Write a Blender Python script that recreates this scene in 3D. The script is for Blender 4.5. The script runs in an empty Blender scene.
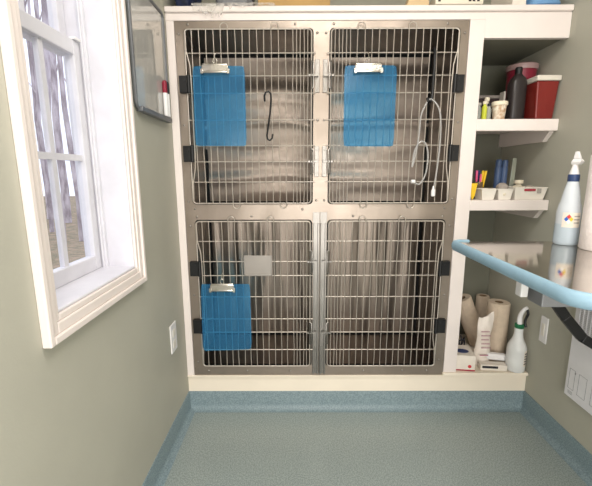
import bpy, bmesh, math, random
from mathutils import Vector, Matrix, noise
random.seed(7)
PI = math.pi
SC = bpy.context.scene
COL = SC.collection

# ------------------------------------------------------------------ materials
def rgb(h):
    h = h.lstrip('#')
    v = [int(h[i:i+2], 16)/255 for i in (0, 2, 4)]
    return tuple(((c/12.92) if c <= .04045 else ((c+.055)/1.055)**2.4) for c in v) + (1,)

def mat(name, col, rough=.5, metal=0., spec=.5, trans=0., alpha=1., coat=0.,
        nscale=0, namt=0., col2=None, bump=0., bscale=40, stretch=None, ior=1.45, sheen=0):
    m = bpy.data.materials.new(name); m.use_nodes = True
    nt = m.node_tree; N = nt.nodes; L = nt.links
    b = N['Principled BSDF']
    c = rgb(col) if isinstance(col, str) else col
    b.inputs['Base Color'].default_value = c
    b.inputs['Roughness'].default_value = rough
    b.inputs['Metallic'].default_value = metal
    b.inputs['Specular IOR Level'].default_value = spec
    b.inputs['Transmission Weight'].default_value = trans
    b.inputs['Alpha'].default_value = alpha
    b.inputs['Coat Weight'].default_value = coat
    b.inputs['IOR'].default_value = ior
    tc = N.new('ShaderNodeTexCoord'); mp = N.new('ShaderNodeMapping')
    L.new(tc.outputs['Object'], mp.inputs['Vector'])
    if stretch: mp.inputs['Scale'].default_value = stretch
    # every material carries a little procedural variation
    nz = N.new('ShaderNodeTexNoise'); nz.inputs['Scale'].default_value = nscale or 12
    nz.inputs['Detail'].default_value = 4
    L.new(mp.outputs['Vector'], nz.inputs['Vector'])
    rp = N.new('ShaderNodeValToRGB')
    a = namt or .04
    if col2:
        c2 = rgb(col2) if isinstance(col2, str) else col2
        lo, hi = c2, c
    else:
        lo = tuple(max(0, x*(1-a)) for x in c[:3]) + (1,)
        hi = tuple(min(1, x*(1+a)) for x in c[:3]) + (1,)
    rp.color_ramp.elements[0].position = .38; rp.color_ramp.elements[1].position = .62
    rp.color_ramp.elements[0].color = lo; rp.color_ramp.elements[1].color = hi
    L.new(nz.outputs['Fac'], rp.inputs['Fac']); L.new(rp.outputs['Color'], b.inputs['Base Color'])
    if bump:
        n2 = N.new('ShaderNodeTexNoise'); n2.inputs['Scale'].default_value = bscale
        n2.inputs['Detail'].default_value = 3
        L.new(mp.outputs['Vector'], n2.inputs['Vector'])
        bp = N.new('ShaderNodeBump'); bp.inputs['Strength'].default_value = bump
        bp.inputs['Distance'].default_value = .02
        L.new(n2.outputs['Fac'], bp.inputs['Height']); L.new(bp.outputs['Normal'], b.inputs['Normal'])
    return m

def see_through(name, tint, body, fac, rough=.2, spec=.5):
    """tinted sheet: part transparent, part coloured surface"""
    m = mat(name, body, rough, spec=spec)
    nt = m.node_tree; N = nt.nodes; L = nt.links
    b = N['Principled BSDF']; out = N['Material Output']
    t = N.new('ShaderNodeBsdfTransparent'); t.inputs['Color'].default_value = rgb(tint) if isinstance(tint, str) else tint
    mx = N.new('ShaderNodeMixShader'); mx.inputs['Fac'].default_value = fac
    L.new(t.outputs[0], mx.inputs[1]); L.new(b.outputs[0], mx.inputs[2]); L.new(mx.outputs[0], out.inputs['Surface'])
    return m

def floor_mat(name, a, b_, fleck, rough):
    m = mat(name, a, rough, spec=.45)
    nt = m.node_tree; N = nt.nodes; L = nt.links; p = N['Principled BSDF']
    tc = N.new('ShaderNodeTexCoord')
    n1 = N.new('ShaderNodeTexNoise'); n1.inputs['Scale'].default_value = 190; n1.inputs['Detail'].default_value = 5
    n2 = N.new('ShaderNodeTexVoronoi'); n2.inputs['Scale'].default_value = 240
    L.new(tc.outputs['Object'], n1.inputs['Vector']); L.new(tc.outputs['Object'], n2.inputs['Vector'])
    r1 = N.new('ShaderNodeValToRGB'); r1.color_ramp.elements[0].color = rgb(a); r1.color_ramp.elements[1].color = rgb(b_)
    r1.color_ramp.elements[0].position = .4; r1.color_ramp.elements[1].position = .6
    r2 = N.new('ShaderNodeValToRGB'); r2.color_ramp.elements[0].position = .12; r2.color_ramp.elements[1].position = .3
    r2.color_ramp.elements[0].color = (1, 1, 1, 1); r2.color_ramp.elements[1].color = (0, 0, 0, 1)
    mx = N.new('ShaderNodeMix'); mx.data_type = 'RGBA'
    L.new(n1.outputs['Fac'], r1.inputs['Fac']); L.new(n2.outputs['Distance'], r2.inputs['Fac'])
    L.new(r2.outputs['Color'], mx.inputs['Factor']); L.new(r1.outputs['Color'], mx.inputs['A']); mx.inputs['B'].default_value = rgb(fleck)
    L.new(mx.outputs['Result'], p.inputs['Base Color'])
    return m

def steel(name, col, rough, wave_axis=None, wave_scale=6, wave=0., streak=(1, 1, 1), sb=0., sscale=60, metal=1.):
    """brushed sheet steel: fine streaks plus a slow dent of the sheet"""
    m = mat(name, col, rough, metal)
    nt = m.node_tree; N = nt.nodes; L = nt.links; p = N['Principled BSDF']
    tc = N.new('ShaderNodeTexCoord'); mp = N.new('ShaderNodeMapping'); mp.inputs['Scale'].default_value = streak
    L.new(tc.outputs['Object'], mp.inputs['Vector'])
    n1 = N.new('ShaderNodeTexNoise'); n1.inputs['Scale'].default_value = sscale; n1.inputs['Detail'].default_value = 4
    L.new(mp.outputs['Vector'], n1.inputs['Vector'])
    mr = N.new('ShaderNodeMapRange'); mr.inputs['To Min'].default_value = rough*.65; mr.inputs['To Max'].default_value = rough*1.35
    L.new(n1.outputs['Fac'], mr.inputs['Value']); L.new(mr.outputs['Result'], p.inputs['Roughness'])
    b1 = N.new('ShaderNodeBump'); b1.inputs['Strength'].default_value = sb; b1.inputs['Distance'].default_value = .01
    L.new(n1.outputs['Fac'], b1.inputs['Height'])
    if wave:
        mp2 = N.new('ShaderNodeMapping'); mp2.inputs['Scale'].default_value = wave_axis
        L.new(tc.outputs['Object'], mp2.inputs['Vector'])
        n2 = N.new('ShaderNodeTexNoise'); n2.inputs['Scale'].default_value = wave_scale; n2.inputs['Detail'].default_value = 1
        L.new(mp2.outputs['Vector'], n2.inputs['Vector'])
        b2 = N.new('ShaderNodeBump'); b2.inputs['Strength'].default_value = 1; b2.inputs['Distance'].default_value = wave
        L.new(n2.outputs['Fac'], b2.inputs['Height']); L.new(b1.outputs['Normal'], b2.inputs['Normal'])
        L.new(b2.outputs['Normal'], p.inputs['Normal'])
    else:
        L.new(b1.outputs['Normal'], p.inputs['Normal'])
    return m

M = {}
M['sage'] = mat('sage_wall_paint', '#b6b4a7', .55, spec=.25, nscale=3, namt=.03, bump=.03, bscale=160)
M['sage_shaded'] = mat('sage_paint_shaded', '#7a7a6d', .6, spec=.2, nscale=3, namt=.04)  # wall paint darkened to stand in for the shade inside the bay
M['trim'] = mat('white_trim_paint', '#ece2dd', .4, spec=.4, nscale=5, namt=.02)
M['kick'] = mat('warm_lit_kick_paint', '#f2e7d6', .45, spec=.35, nscale=5, namt=.02)  # white paint tinted cream for the warm light reflected onto it
M['ceil'] = mat('ceiling_paint', '#efece4', .8, nscale=4)
M['floor'] = floor_mat('teal_speckled_vinyl', '#87918f', '#a0aaa7', '#b3bcb9', .25)
M['base'] = floor_mat('teal_cove_base', '#71838a', '#899ba1', '#9fb0b5', .4)
M['flange'] = steel('brushed_steel_flange', '#9b8f84', .36, (1, 1, 1), 5, .008, (1, 1, 30), .03, 12, metal=.75)
M['back_wave'] = steel('dented_steel_back', '#a2958a', .42, (.4, 1, 2.4), 2.6, .06, (1, 1, 1), .02, 30, metal=.8)
M['back_streak'] = steel('vertical_brushed_steel_back', '#867b71', .36, (5, 1, .35), 4.0, .014, (40, 1, .6), .08, 2, metal=.9)
M['side'] = steel('steel_side_panel', '#8e867f', .4, (1, 1, 1), 4, .01, (1, 1, 20), .03, 10)
M['pan'] = steel('steel_floor_pan', '#756c65', .38, (1, 1, 1), 4, .01, (20, 1, 1), .03, 10)
M['wire'] = mat('door_wire_steel', '#c3bab0', .42, .6, nscale=30)
M['chan'] = steel('latch_channel_steel', '#8d8984', .35, (1, 1, 1), 5, .004, (30, 1, 1), .04, 10)
M['rivet'] = mat('rivet_steel', '#a29b94', .3, 1.)
M['black'] = mat('black_plastic', '#101012', .45)
M['blackgap'] = mat('black_gap_shade', '#0b0b0c', .7)  # black standing in for the shade in the gaps of the cages
M['blueboard'] = see_through('blue_clear_acrylic', (.52, .79, .93, 1), '#55a8de', .17, .16, .8)
M['chrome'] = mat('clip_chrome', '#d9d4cc', .22, 1., bump=.03)
M['plate'] = mat('card_holder_metal', '#98928c', .45, .7)
M['teal'] = mat('teal_rubber_bumper', '#93b3c6', .42, spec=.4, nscale=9, namt=.05, bump=.06, bscale=90)
M['tabletop'] = steel('polished_table_steel', '#bdb7b0', .07, (1, 1, 1), 3, .0004, (1, 30, 1), .006, 12)
M['under'] = mat('table_underside_grey', '#8e8f92', .5, .3)
M['whiteplastic'] = mat('white_plastic', '#eceaea', .35)
M['heater'] = mat('white_enamel', '#e9e8ec', .35, spec=.4)
M['greyline'] = mat('grey_print', '#8f8f96', .6)
M['grille'] = mat('grille_shadow', '#87878b', .6)
M['board'] = mat('glossy_whiteboard', '#b9b7b2', .06, spec=.9, coat=.6)
M['boardframe'] = mat('grey_board_frame', '#74767a', .4, .3)
M['redcap'] = mat('red_cap', '#86182f', .4)
M['bluecap'] = mat('navy_band', '#33466f', .4)
M['darkcap'] = mat('black_cap', '#1b1c26', .4)
M['sharps'] = mat('red_bin_plastic', '#78241f', .35, nscale=8, namt=.06)
M['sharpslid'] = mat('pale_lid_plastic', '#d9d2c6', .4)
M['tub'] = mat('crimson_tub_plastic', '#842236', .35)
M['tublid'] = mat('dusty_pink_lid', '#a98d8c', .35)
M['darkbottle'] = mat('dark_brown_bottle', '#2d2727', .35, nscale=6, namt=.1)
M['maroon'] = mat('dark_maroon_box', '#2b1b1e', .5)
M['greybox'] = mat('grey_box_lid', '#77706b', .5)
M['cup'] = mat('cream_patterned_cup', '#e9e0cf', .5, nscale=60, col2='#b99777')
M['vialglass'] = see_through('vial_glass', (.85, .87, .85, 1), '#cfd2ca', .35, .08, .6)
M['yellowgreen'] = mat('lime_liquid', '#c0c637', .4)
M['cream'] = mat('cream_plastic', '#e6dcc6', .45)
M['bin'] = mat('white_bin_plastic', '#eae4da', .35)
M['redlabel'] = mat('red_label', '#a62a3c', .5)
M['greylabel'] = mat('grey_label', '#a9a39c', .6)
M['pink'] = mat('pink_pen', '#e2608c', .4)
M['yellow'] = mat('yellow_pen', '#efc62e', .4)
M['orange'] = mat('orange_pen', '#e9803a', .4)
M['bluepen'] = mat('dark_blue_pen', '#2b3e72', .4)
M['pencup'] = see_through('smoky_pen_cup', (.7, .62, .5, 1), '#8e7a5c', .5, .15)
M['bluetube'] = mat('slate_blue_bottle', '#4c6084', .35)
M['paletube'] = mat('pale_grey_green_packet', '#a5aa9d', .5)
M['cotton'] = mat('crumpled_grey_wrap', '#a79d95', .7, bump=.4, bscale=50)
M['paper'] = mat('paper_towel', '#f7eeea', .85, nscale=40, namt=.03, bump=.15, bscale=120)
M['brownpaper'] = mat('tan_paper_towel', '#cdbba6', .85, nscale=40, namt=.04, bump=.15, bscale=120)
M['cardcore'] = mat('cardboard_core', '#8a7258', .8)
M['wrap'] = see_through('clear_wrap', (.95, .93, .9, 1), '#ddd2c6', .55, .2)
M['bagwhite'] = mat('printed_white_bag', '#e6dcd2', .4, bump=.35, bscale=25)
M['purpleprint'] = mat('mauve_print', '#a9707f', .6)
M['box'] = mat('white_carton', '#ece3d8', .55)
M['navy'] = mat('navy_bag_cloth', '#1d2c56', .6, nscale=14, col2='#0e1122', bump=.3, bscale=12)
M['greycloth'] = mat('grey_cloth', '#8b8c90', .8, bump=.4, bscale=14)
M['cardboard'] = mat('tan_cardboard', '#bd9a63', .7, nscale=8, namt=.06)
M['bluebag'] = mat('sky_blue_cloth', '#6f9cc9', .6, bump=.5, bscale=16)
M['film'] = see_through('clear_plastic_film', (1, 1, 1, 1), '#f0ebe4', .30, .14, .8)
M['beige'] = mat('beige_wood', '#d3b88f', .5)
M['device'] = mat('ivory_device_plastic', '#e4dccb', .4)
M['green'] = mat('green_collar', '#1f6b45', .4)
M['milky'] = mat('milky_bottle', '#dfe0df', .3, spec=.5, trans=.0)
M['milkylow'] = mat('milky_bottle_liquid', '#cdd0d0', .3)
M['clearblue'] = see_through('pale_blue_bottle', (.94, .97, .99, 1), '#eaf0f6', .72, .15)
M['liquid'] = see_through('pale_blue_liquid', (.84, .92, .96, 1), '#cfdde8', .78, .15)
M['labelpaper'] = mat('bottle_label_paper', '#e6ddd0', .6)
M['hazred'] = mat('diamond_red', '#d23b3f', .5)
M['hazblue'] = mat('diamond_blue', '#2f62c0', .5)
M['hazyellow'] = mat('diamond_yellow', '#e7c63a', .5)
M['hazwhite'] = mat('diamond_white', '#f4f2ee', .5)
M['tube'] = see_through('clear_tubing', (.9, .9, .9, 1), '#c4c2c0', .6, .1, .8)
M['darkcable'] = mat('dark_cable', '#24242c', .5)
M['jamb'] = mat('window_white', '#dcdbe2', .35, spec=.4)
M['glass'] = see_through('window_glass', (.97, .98, 1, 1), '#ffffff', .04, .02, .5)
M['bark'] = mat('pale_bark', '#c9bfc8', .9, nscale=9, col2='#93878f', bump=.5, bscale=14, stretch=(1, 1, .25))
M['litter'] = mat('leaf_litter', '#a18c78', .95, nscale=5, col2='#76705a', bump=.4, bscale=10)

# ------------------------------------------------------------------ mesh builder
class MB:
    def __init__(s): s.v = []; s.f = []
    def add(s, vs, fs, T=None):
        o = len(s.v)
        for p in vs:
            p = Vector(p); s.v.append(tuple(T @ p) if T else tuple(p))
        s.f += [tuple(i+o for i in f) for f in fs]; return s
    def box(s, x0, x1, y0, y1, z0, z1, T=None):
        return s.add([(x0,y0,z0),(x1,y0,z0),(x1,y1,z0),(x0,y1,z0),(x0,y0,z1),(x1,y0,z1),(x1,y1,z1),(x0,y1,z1)],
            [(0,3,2,1),(4,5,6,7),(0,1,5,4),(1,2,6,5),(2,3,7,6),(3,0,4,7)], T)
    def frustum(s, b, t, z0, z1, T=None):
        """b, t = (x0,x1,y0,y1) at the bottom and the top"""
        return s.add([(b[0],b[2],z0),(b[1],b[2],z0),(b[1],b[3],z0),(b[0],b[3],z0),(t[0],t[2],z1),(t[1],t[2],z1),(t[1],t[3],z1),(t[0],t[3],z1)],
            [(0,3,2,1),(4,5,6,7),(0,1,5,4),(1,2,6,5),(2,3,7,6),(3,0,4,7)], T)
    def tray(s, b, t, z0, z1, w=.003, rim=0.):
        """open tapered container with thickness and an optional rim lip"""
        def rect(r, z, d): return [(r[0]+d,r[2]+d,z),(r[1]-d,r[2]+d,z),(r[1]-d,r[3]-d,z),(r[0]+d,r[3]-d,z)]
        rings = [rect(b,z0,0), rect(t,z1-.004 if rim else z1,0)]
        if rim: rings += [rect(t,z1-.004,-rim), rect(t,z1,-rim)]
        rings += [rect(t,z1,w), rect(b,z0+w,w)]
        vs = [p for r in rings for p in r]; fs = [(0,3,2,1)]
        for k in range(len(rings)-1):
            for i in range(4):
                j = (i+1) % 4; fs.append((k*4+i, k*4+j, k*4+4+j, k*4+4+i))
        e = (len(rings)-1)*4; fs.append((e,e+1,e+2,e+3))
        return s.add(vs, fs)
    def lathe(s, prof, n=28, T=None, ring=False):
        vs = []; fs = []; m = len(prof)
        for r, z in prof:
            for i in range(n):
                a = 2*PI*i/n; vs.append((r*math.cos(a), r*math.sin(a), z))
        for k in range(m-1 if not ring else m):
            k2 = (k+1) % m
            for i in range(n):
                j = (i+1) % n; fs.append((k*n+i, k*n+j, k2*n+j, k2*n+i))
        if not ring:
            fs.append(tuple(range(n-1, -1, -1))); fs.append(tuple((m-1)*n+i for i in range(n)))
        return s.add(vs, fs, T)
    def tube(s, pts, r, n=8, closed=False, taper=None):
        pts = [Vector(p) for p in pts]; m = len(pts); rings = []
        prev = None
        for i, p in enumerate(pts):
            if closed: t = (pts[(i+1) % m]-pts[i-1])
            else: t = pts[min(i+1, m-1)]-pts[max(i-1, 0)]
            t.normalize()
            if prev is None:
                a = Vector((0, 0, 1)) if abs(t.z) < .9 else Vector((1, 0, 0))
                u = t.cross(a).normalized()
            else:
                u = (prev - t*prev.dot(t)).normalized()
            prev = u; w = t.cross(u)
            rr = r if taper is None else r*(1+(taper-1)*i/(m-1))
            rings.append([p+u*rr*math.cos(2*PI*k/n)+w*rr*math.sin(2*PI*k/n) for k in range(n)])
        vs = [q for R in rings for q in R]; fs = []
        for i in range(m if closed else m-1):
            i2 = (i+1) % m
            for k in range(n):
                k2 = (k+1) % n; fs.append((i*n+k, i*n+k2, i2*n+k2, i2*n+k))
        if not closed:
            fs.append(tuple(range(n-1, -1, -1))); fs.append(tuple((m-1)*n+k for k in range(n)))
        return s.add(vs, fs)
    def holed(s, o, h, rad, y0, y1, n=6):
        """plate in the xz plane with a round cornered hole; o,h=(x0,x1,z0,z1)"""
        OC = [(o[0],o[2]),(o[1],o[2]),(o[1],o[3]),(o[0],o[3])]
        cc = [(h[0]+rad,h[2]+rad,PI),(h[1]-rad,h[2]+rad,1.5*PI),(h[1]-rad,h[3]-rad,0),(h[0]+rad,h[3]-rad,.5*PI)]
        loop = []
        for cx, cz, a0 in cc:
            loop.append([(cx+rad*math.cos(a0+.5*PI*i/n), cz+rad*math.sin(a0+.5*PI*i/n)) for i in range(n+1)])
        vs = []; idx = {}
        for y in (y0, y1):
            for c in range(4): idx[('o',c,y)] = len(vs); vs.append((OC[c][0], y, OC[c][1]))
            for c in range(4):
                for i in range(n+1): idx[('h',c,i,y)] = len(vs); vs.append((loop[c][i][0], y, loop[c][i][1]))
        fs = []
        for y, flip in ((y0, 0), (y1, 1)):
            for c in range(4):
                d = (c+1) % 4
                for i in range(n):
                    f = (idx[('o',c,y)], idx[('h',c,i+1,y)], idx[('h',c,i,y)]); fs.append(f[::-1] if flip else f)
                f = (idx[('o',c,y)], idx[('o',d,y)], idx[('h',d,0,y)], idx[('h',c,n,y)]); fs.append(f[::-1] if flip else f)
        for c in range(4):
            d = (c+1) % 4
            fs.append((idx[('o',c,y0)], idx[('o',c,y1)], idx[('o',d,y1)], idx[('o',d,y0)]))
            for i in range(n): fs.append((idx[('h',c,i,y0)], idx[('h',c,i+1,y0)], idx[('h',c,i+1,y1)], idx[('h',c,i,y1)]))
            fs.append((idx[('h',c,n,y0)], idx[('h',d,0,y0)], idx[('h',d,0,y1)], idx[('h',c,n,y1)]))
        return s.add(vs, fs)
    def build(s, name, m, parent=None, smooth=False, bevel=0., seg=2, sub=0):
        me = bpy.data.meshes.new(name); me.from_pydata(s.v, [], s.f); me.validate()
        bm = bmesh.new(); bm.from_mesh(me); bmesh.ops.recalc_face_normals(bm, faces=bm.faces); bm.to_mesh(me); bm.free()
        for mm in (m if isinstance(m, list) else [m]): me.materials.append(mm)
        o = bpy.data.objects.new(name, me); COL.objects.link(o)
        if parent:
            o.parent = parent; o.matrix_parent_inverse = Matrix.Translation(-parent.location) if parent.parent is None else Matrix()
        if smooth:
            for p in me.polygons: p.use_smooth = True
            me.set_sharp_from_angle(angle=math.radians(40))
        if bevel:
            b = o.modifiers.new('bevel', 'BEVEL'); b.width = bevel; b.segments = seg; b.limit_method = 'ANGLE'
        if sub:
            b = o.modifiers.new('subd', 'SUBSURF'); b.levels = sub; b.render_levels = sub
        return o

def sub(mb, name, m, part, **k):
    """sub-part: child of a part (part has no transform of its own)"""
    o = mb.build(name, m, None, **k)
    o.parent = part
    o.matrix_parent_inverse = part.matrix_parent_inverse.inverted() @ Matrix() if False else Matrix()
    r = part.parent
    if r: o.matrix_parent_inverse = (Matrix.Translation(r.location) @ part.matrix_parent_inverse).inverted()
    return o

def tag(o, label, cat, group=None, kind=None):
    o['label'] = label; o['category'] = cat
    if group: o['group'] = group
    if kind: o['kind'] = kind
    return o
def thing(name, label, cat, loc=(0, 0, 0), group=None):
    o = bpy.data.objects.new(name, None); COL.objects.link(o); o.location = loc
    o.empty_display_size = .05
    return tag(o, label, cat, group)
def struct(o): o['kind'] = 'structure'; return o
def B(*a, **k): return MB().box(*a, **k)
def at(x, y, z, rz=0, rx=0, ry=0):
    return Matrix.Translation((x, y, z)) @ Matrix.Rotation(rz, 4, 'Z') @ Matrix.Rotation(ry, 4, 'Y') @ Matrix.Rotation(rx, 4, 'X')

# ------------------------------------------------------------------ room shell
XL, XR, YB, ZC, YF = -.036, 1.637, .60, 2.44, -3.3
struct(B(XL-.25, XR+.12, YF-.1, YB+.1, -.1, 0).build('floor', M['floor']))
struct(B(XL-.25, XR+.12, YF-.1, YB+.1, ZC, ZC+.1).build('ceiling', M['ceil']))
WY0, WY1, WZ0, WZ1 = -.888, -.478, .858, 1.98          # window opening in the left wall
w = MB()
w.box(XL-.155, XL, YF, WY0, 0, ZC).box(XL-.155, XL, WY1, YB, 0, ZC).box(XL-.155, XL, WY0, WY1, 0, WZ0).box(XL-.155, XL, WY0, WY1, WZ1, ZC)
struct(w.build('wall_left', M['sage']))
struct(B(XR, XR+.1, YF, YB, 0, ZC).build('wall_right', M['sage']))
struct(B(XL-.155, XR+.1, YB, YB+.1, 0, ZC).build('wall_back', M['sage']))
struct(B(XL-.155, XR+.1, YF-.1, YF, 0, ZC).build('wall_front', M['ceil']))

def cove(path_fn, L0, L1, inner):
    """coved base profile (d = out from wall, z) swept along a straight run"""
    prof = [(0, .099), (.004, .0985), (.0055, .094), (.0055, .028), (.008, .017), (.014, .008), (.024, .002), (.034, .0004), (0, .0004)]
    n = len(prof); vs = [path_fn(L, d, z) for L in (L0, L1) for d, z in prof]
    fs = [(i, (i+1) % n, n+(i+1) % n, n+i) for i in range(n)] + [tuple(range(n)), tuple(range(2*n-1, n-1, -1))]
    return MB().add(vs, fs)
struct(cove(lambda L, d, z: (XL+d, L, z), YF, .012, 0).build('baseboard_left', M['base'], smooth=True))
struct(cove(lambda L, d, z: (XR-d, L, z), YF, .012, 0).build('baseboard_right', M['base'], smooth=True))
struct(cove(lambda L, d, z: (L, .008-d, z), XL+.005, XR-.005, 0).build('baseboard_back', M['base'], smooth=True))

# ------------------------------------------------------------------ window
win = thing('window_1', 'white double-hung window set deep in the left wall', 'window', (XL, -.66, WZ0)); win['kind'] = 'structure'
GX = XL-.107
c = MB()
cw, cy0, cy1, cz0, cz1 = .052, WY0, WY1, WZ0, WZ1
def casing_run(pts_a, pts_b): pass
for (k0, k1, pr) in ((0, .014, .011), (.014, .036, .015), (.036, .051, .021)):
    # stepped moulding: three nested frames
    a = (cy0-k1, cy1+k1, cz0-k1*1.15, cz1+k1); b = (cy0-k0, cy1+k0, cz0-k0*1.15, cz1+k0)
    for (y0, y1, z0, z1) in ((a[0], b[0], a[2], a[3]), (b[1], a[1], a[2], a[3]), (b[0], b[1], a[2], b[2]), (b[0], b[1], b[3], a[3])):
        c.box(XL, XL+pr, y0, y1, z0, z1)
c.build('casing', M['trim'], win, bevel=.003)
j = MB()
t = .006
j.box(XL-.155, XL+.004, WY1-t, WY1, WZ0, WZ1).box(XL-.155, XL+.004, WY0, WY0+t, WZ0, WZ1).box(XL-.155, XL+.004, WY0, WY1, WZ1-t, WZ1)
j.box(GX-.03, GX+.03, WY1-.02, WY1-t, WZ0, WZ1).box(GX-.03, GX+.03, WY0+t, WY0+.02, WZ0, WZ1)
j.box(GX+.018, GX+.024, WY1-.027, WY1-.02, WZ0, WZ1)
j.build('jamb', M['jamb'], win, bevel=.002)
MB().box(XL-.155, XL+.006, WY0, WY1, WZ0, WZ0+.008).build('sill', M['jamb'], win, bevel=.003)
def sash(z0, z1, x, rail_b, rail_t, nm):
    y0, y1, st = WY0+.018, WY1-.022, .034
    s = MB()
    s.box(x-.014, x+.014, y0, y0+st, z0, z1).box(x-.014, x+.014, y1-st, y1, z0, z1)
    s.box(x-.014, x+.014, y0+st, y1-st, z0, z0+rail_b).box(x-.014, x+.014, y0+st, y1-st, z1-rail_t, z1)
    f = s.build(nm, M['jamb'], win, bevel=.003)
    zm = z0+rail_b+(z1-rail_t-z0-rail_b)*.51; ym = (y0+y1)/2+.02
    sub(MB().box(x-.009, x+.006, y0+st, y1-st, zm-.009, zm+.009), 'muntin', M['jamb'], f)
    for za, zb in ((z0+rail_b, zm-.009), (zm+.009, z1-rail_t)): sub(MB().box(x-.0085, x+.0055, ym-.009, ym+.009, za, zb), 'muntin', M['jamb'], f)
    sub(MB().box(x-.002, x+.001, y0+st, y1-st, z0+rail_b, z1-rail_t), 'pane', M['glass'], f)
sash(WZ0+.008, 1.540, GX, .045, .04, 'lower_sash')
sash(1.504, WZ1-.008, GX-.034, .036, .04, 'upper_sash')
MB().box(GX+.004, GX+.022, -.535, -.505, 1.540, 1.548).build('sash_lock', M['whiteplastic'], win, bevel=.002)

# outside: leaf litter and bare trunks
gnd = B(-60, -.7, -25, 25, -.5, -.4).build('ground_outside', M['litter']); struct(gnd)
def tree(x, y, r, h, lean, label, nb):
    t = thing('bare_tree', label, 'tree', (x, y, -.4), 'bare trees outside the window')
    pts = [(x+lean*k*k*.02, y+.05*math.sin(k*1.7), -.4+h*k/9) for k in range(10)]
    MB().tube(pts, r, 10, taper=.35).build('trunk', M['bark'], t, smooth=True)
    rnd = random.Random(int(x*100+y*10))
    for _ in range(nb):
        k = rnd.randint(4, 8); p = Vector(pts[k]); a = rnd.uniform(0, 2*PI); l = rnd.uniform(.5, 1.1)
        q = [p+Vector((math.cos(a)*l*u*.7, math.sin(a)*l*u*.7, l*1.5*u**1.2)) for u in (0, .35, .7, 1)]
        MB().tube(q, r*.25, 6, taper=.25).build('branch', M['bark'], t, smooth=True)
for i, (x, y, r, h, ln, lb) in enumerate([
    (-3.2, 4.02, .06, 7, .3, 'slim bare tree nearest the window glass, at left of the panes'),
    (-4.6, 6.95, .07, 9, -.2, 'slim bare grey tree outside in the right part of the window'),
    (-5.6, 7.75, .06, 8, .1, 'thin bare sapling outside between two thicker trunks'),
    (-7.0, 10.3, .13, 10, .3, 'far bare tree outside showing through the middle of the window'),
    (-9.0, 15.0, .16, 11, -.1, 'farthest bare tree outside, at the right edge of the glass'),
    (-6.2, 8.3, .06, 8, .2, 'leaning bare tree outside left of the middle of the window'),
    (-8.2, 11.3, .12, 10, .0, 'straight pale trunk outside left of the farthest tree'),
    (-9.8, 14.2, .12, 11, .2, 'pale distant trunk outside, second from the left edge of the glass')]):
    tree(x, y, r, h, ln, lb, 5)

# ------------------------------------------------------------------ built-in cabinet surround
cab = thing('built_in_cabinet', 'white painted built-in surround holding the steel cages and the open shelf bay', 'cabinet', (.8, .2, 0))
CW, CZ0, CZ1 = 1.22, .188, 1.783
PX0, PX1 = 1.222, 1.284                # post between the cages and the shelf bay
RB = .43                               # back of the shelf bay
MB().box(XL+.001, XR-.001, -.014, RB, 1.813, 1.836).build('top_board', M['trim'], cab, bevel=.005, seg=3)
f = MB(); f.box(XL+.001, PX1, -.002, .02, 1.785, 1.8125).box(PX1, XR-.001, -.002, .02, 1.714, 1.8125)
f.build('fascia', M['trim'], cab)
B(XL+.001, -.002, -.002, .02, .186, 1.7845).build('stile', M['trim'], cab, bevel=.0015)
MB().box(PX0, PX1, -.003, .02, .203, 1.7845).box(PX1-.02, PX1-.001, .02, RB, .203, 1.80).build('post', M['trim'], cab, bevel=.0015)
B(XL+.001, XR-.001, .004, .02, .02, .184).build('kick_board', M['kick'], cab)
MB().box(PX0-.004, XR-.001, -.012, RB, .186, .2025).build('bottom_board', M['kick'], cab, bevel=.004, seg=3)
B(XL+.001, PX0-.004, -.006, .02, .180, .1875).build('cage_rest_strip', M['kick'], cab, bevel=.001)
B(PX1-.001, XR-.001, RB, RB+.01, .186, 1.812).build('back_panel', M['sage_shaded'], cab)
B(PX1-.001, XR-.001, .021, RB, 1.722, 1.73).build('bay_ceiling', M['sage_shaded'], cab)
for z0, z1 in ((1.343, 1.392), (.997, 1.043)):
    sh = MB().box(PX1, XR-.001, -.003, .022, z0, z1).box(PX1, XR-.001, .022, RB, z1-.02, z1).build('shelf', M['trim'], cab, bevel=.002)
    for xa, xb in ((XR-.022, XR-.001), (PX1, PX1+.012)):
        y0 = .024; zt = z1-.021; zb = z0-.042
        vs = [(xa, y0, zt), (xa, y0, z0-.004), (xa, y0+.038, zb), (xa, RB-.001, zb), (xa, RB-.001, zt)]
        vs += [(xb, p[1], p[2]) for p in vs]
        cl = MB().add(vs, [(0,1,2,3,4), (9,8,7,6,5)] + [(i, (i+1) % 5, 5+(i+1) % 5, 5+i) for i in range(5)])
        sub(cl, 'cleat', M['trim'], sh)

# ------------------------------------------------------------------ cages
def arc_rect(x0, x1, z0, z1, r, y, n=5):
    pts = []
    for cx, cz, a0 in ((x0+r, z0+r, PI), (x1-r, z0+r, 1.5*PI), (x1-r, z1-r, 0), (x0+r, z1-r, .5*PI)):
        pts += [(cx+r*math.cos(a0+.5*PI*i/n), y, cz+r*math.sin(a0+.5*PI*i/n)) for i in range(n+1)]
    return pts

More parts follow.
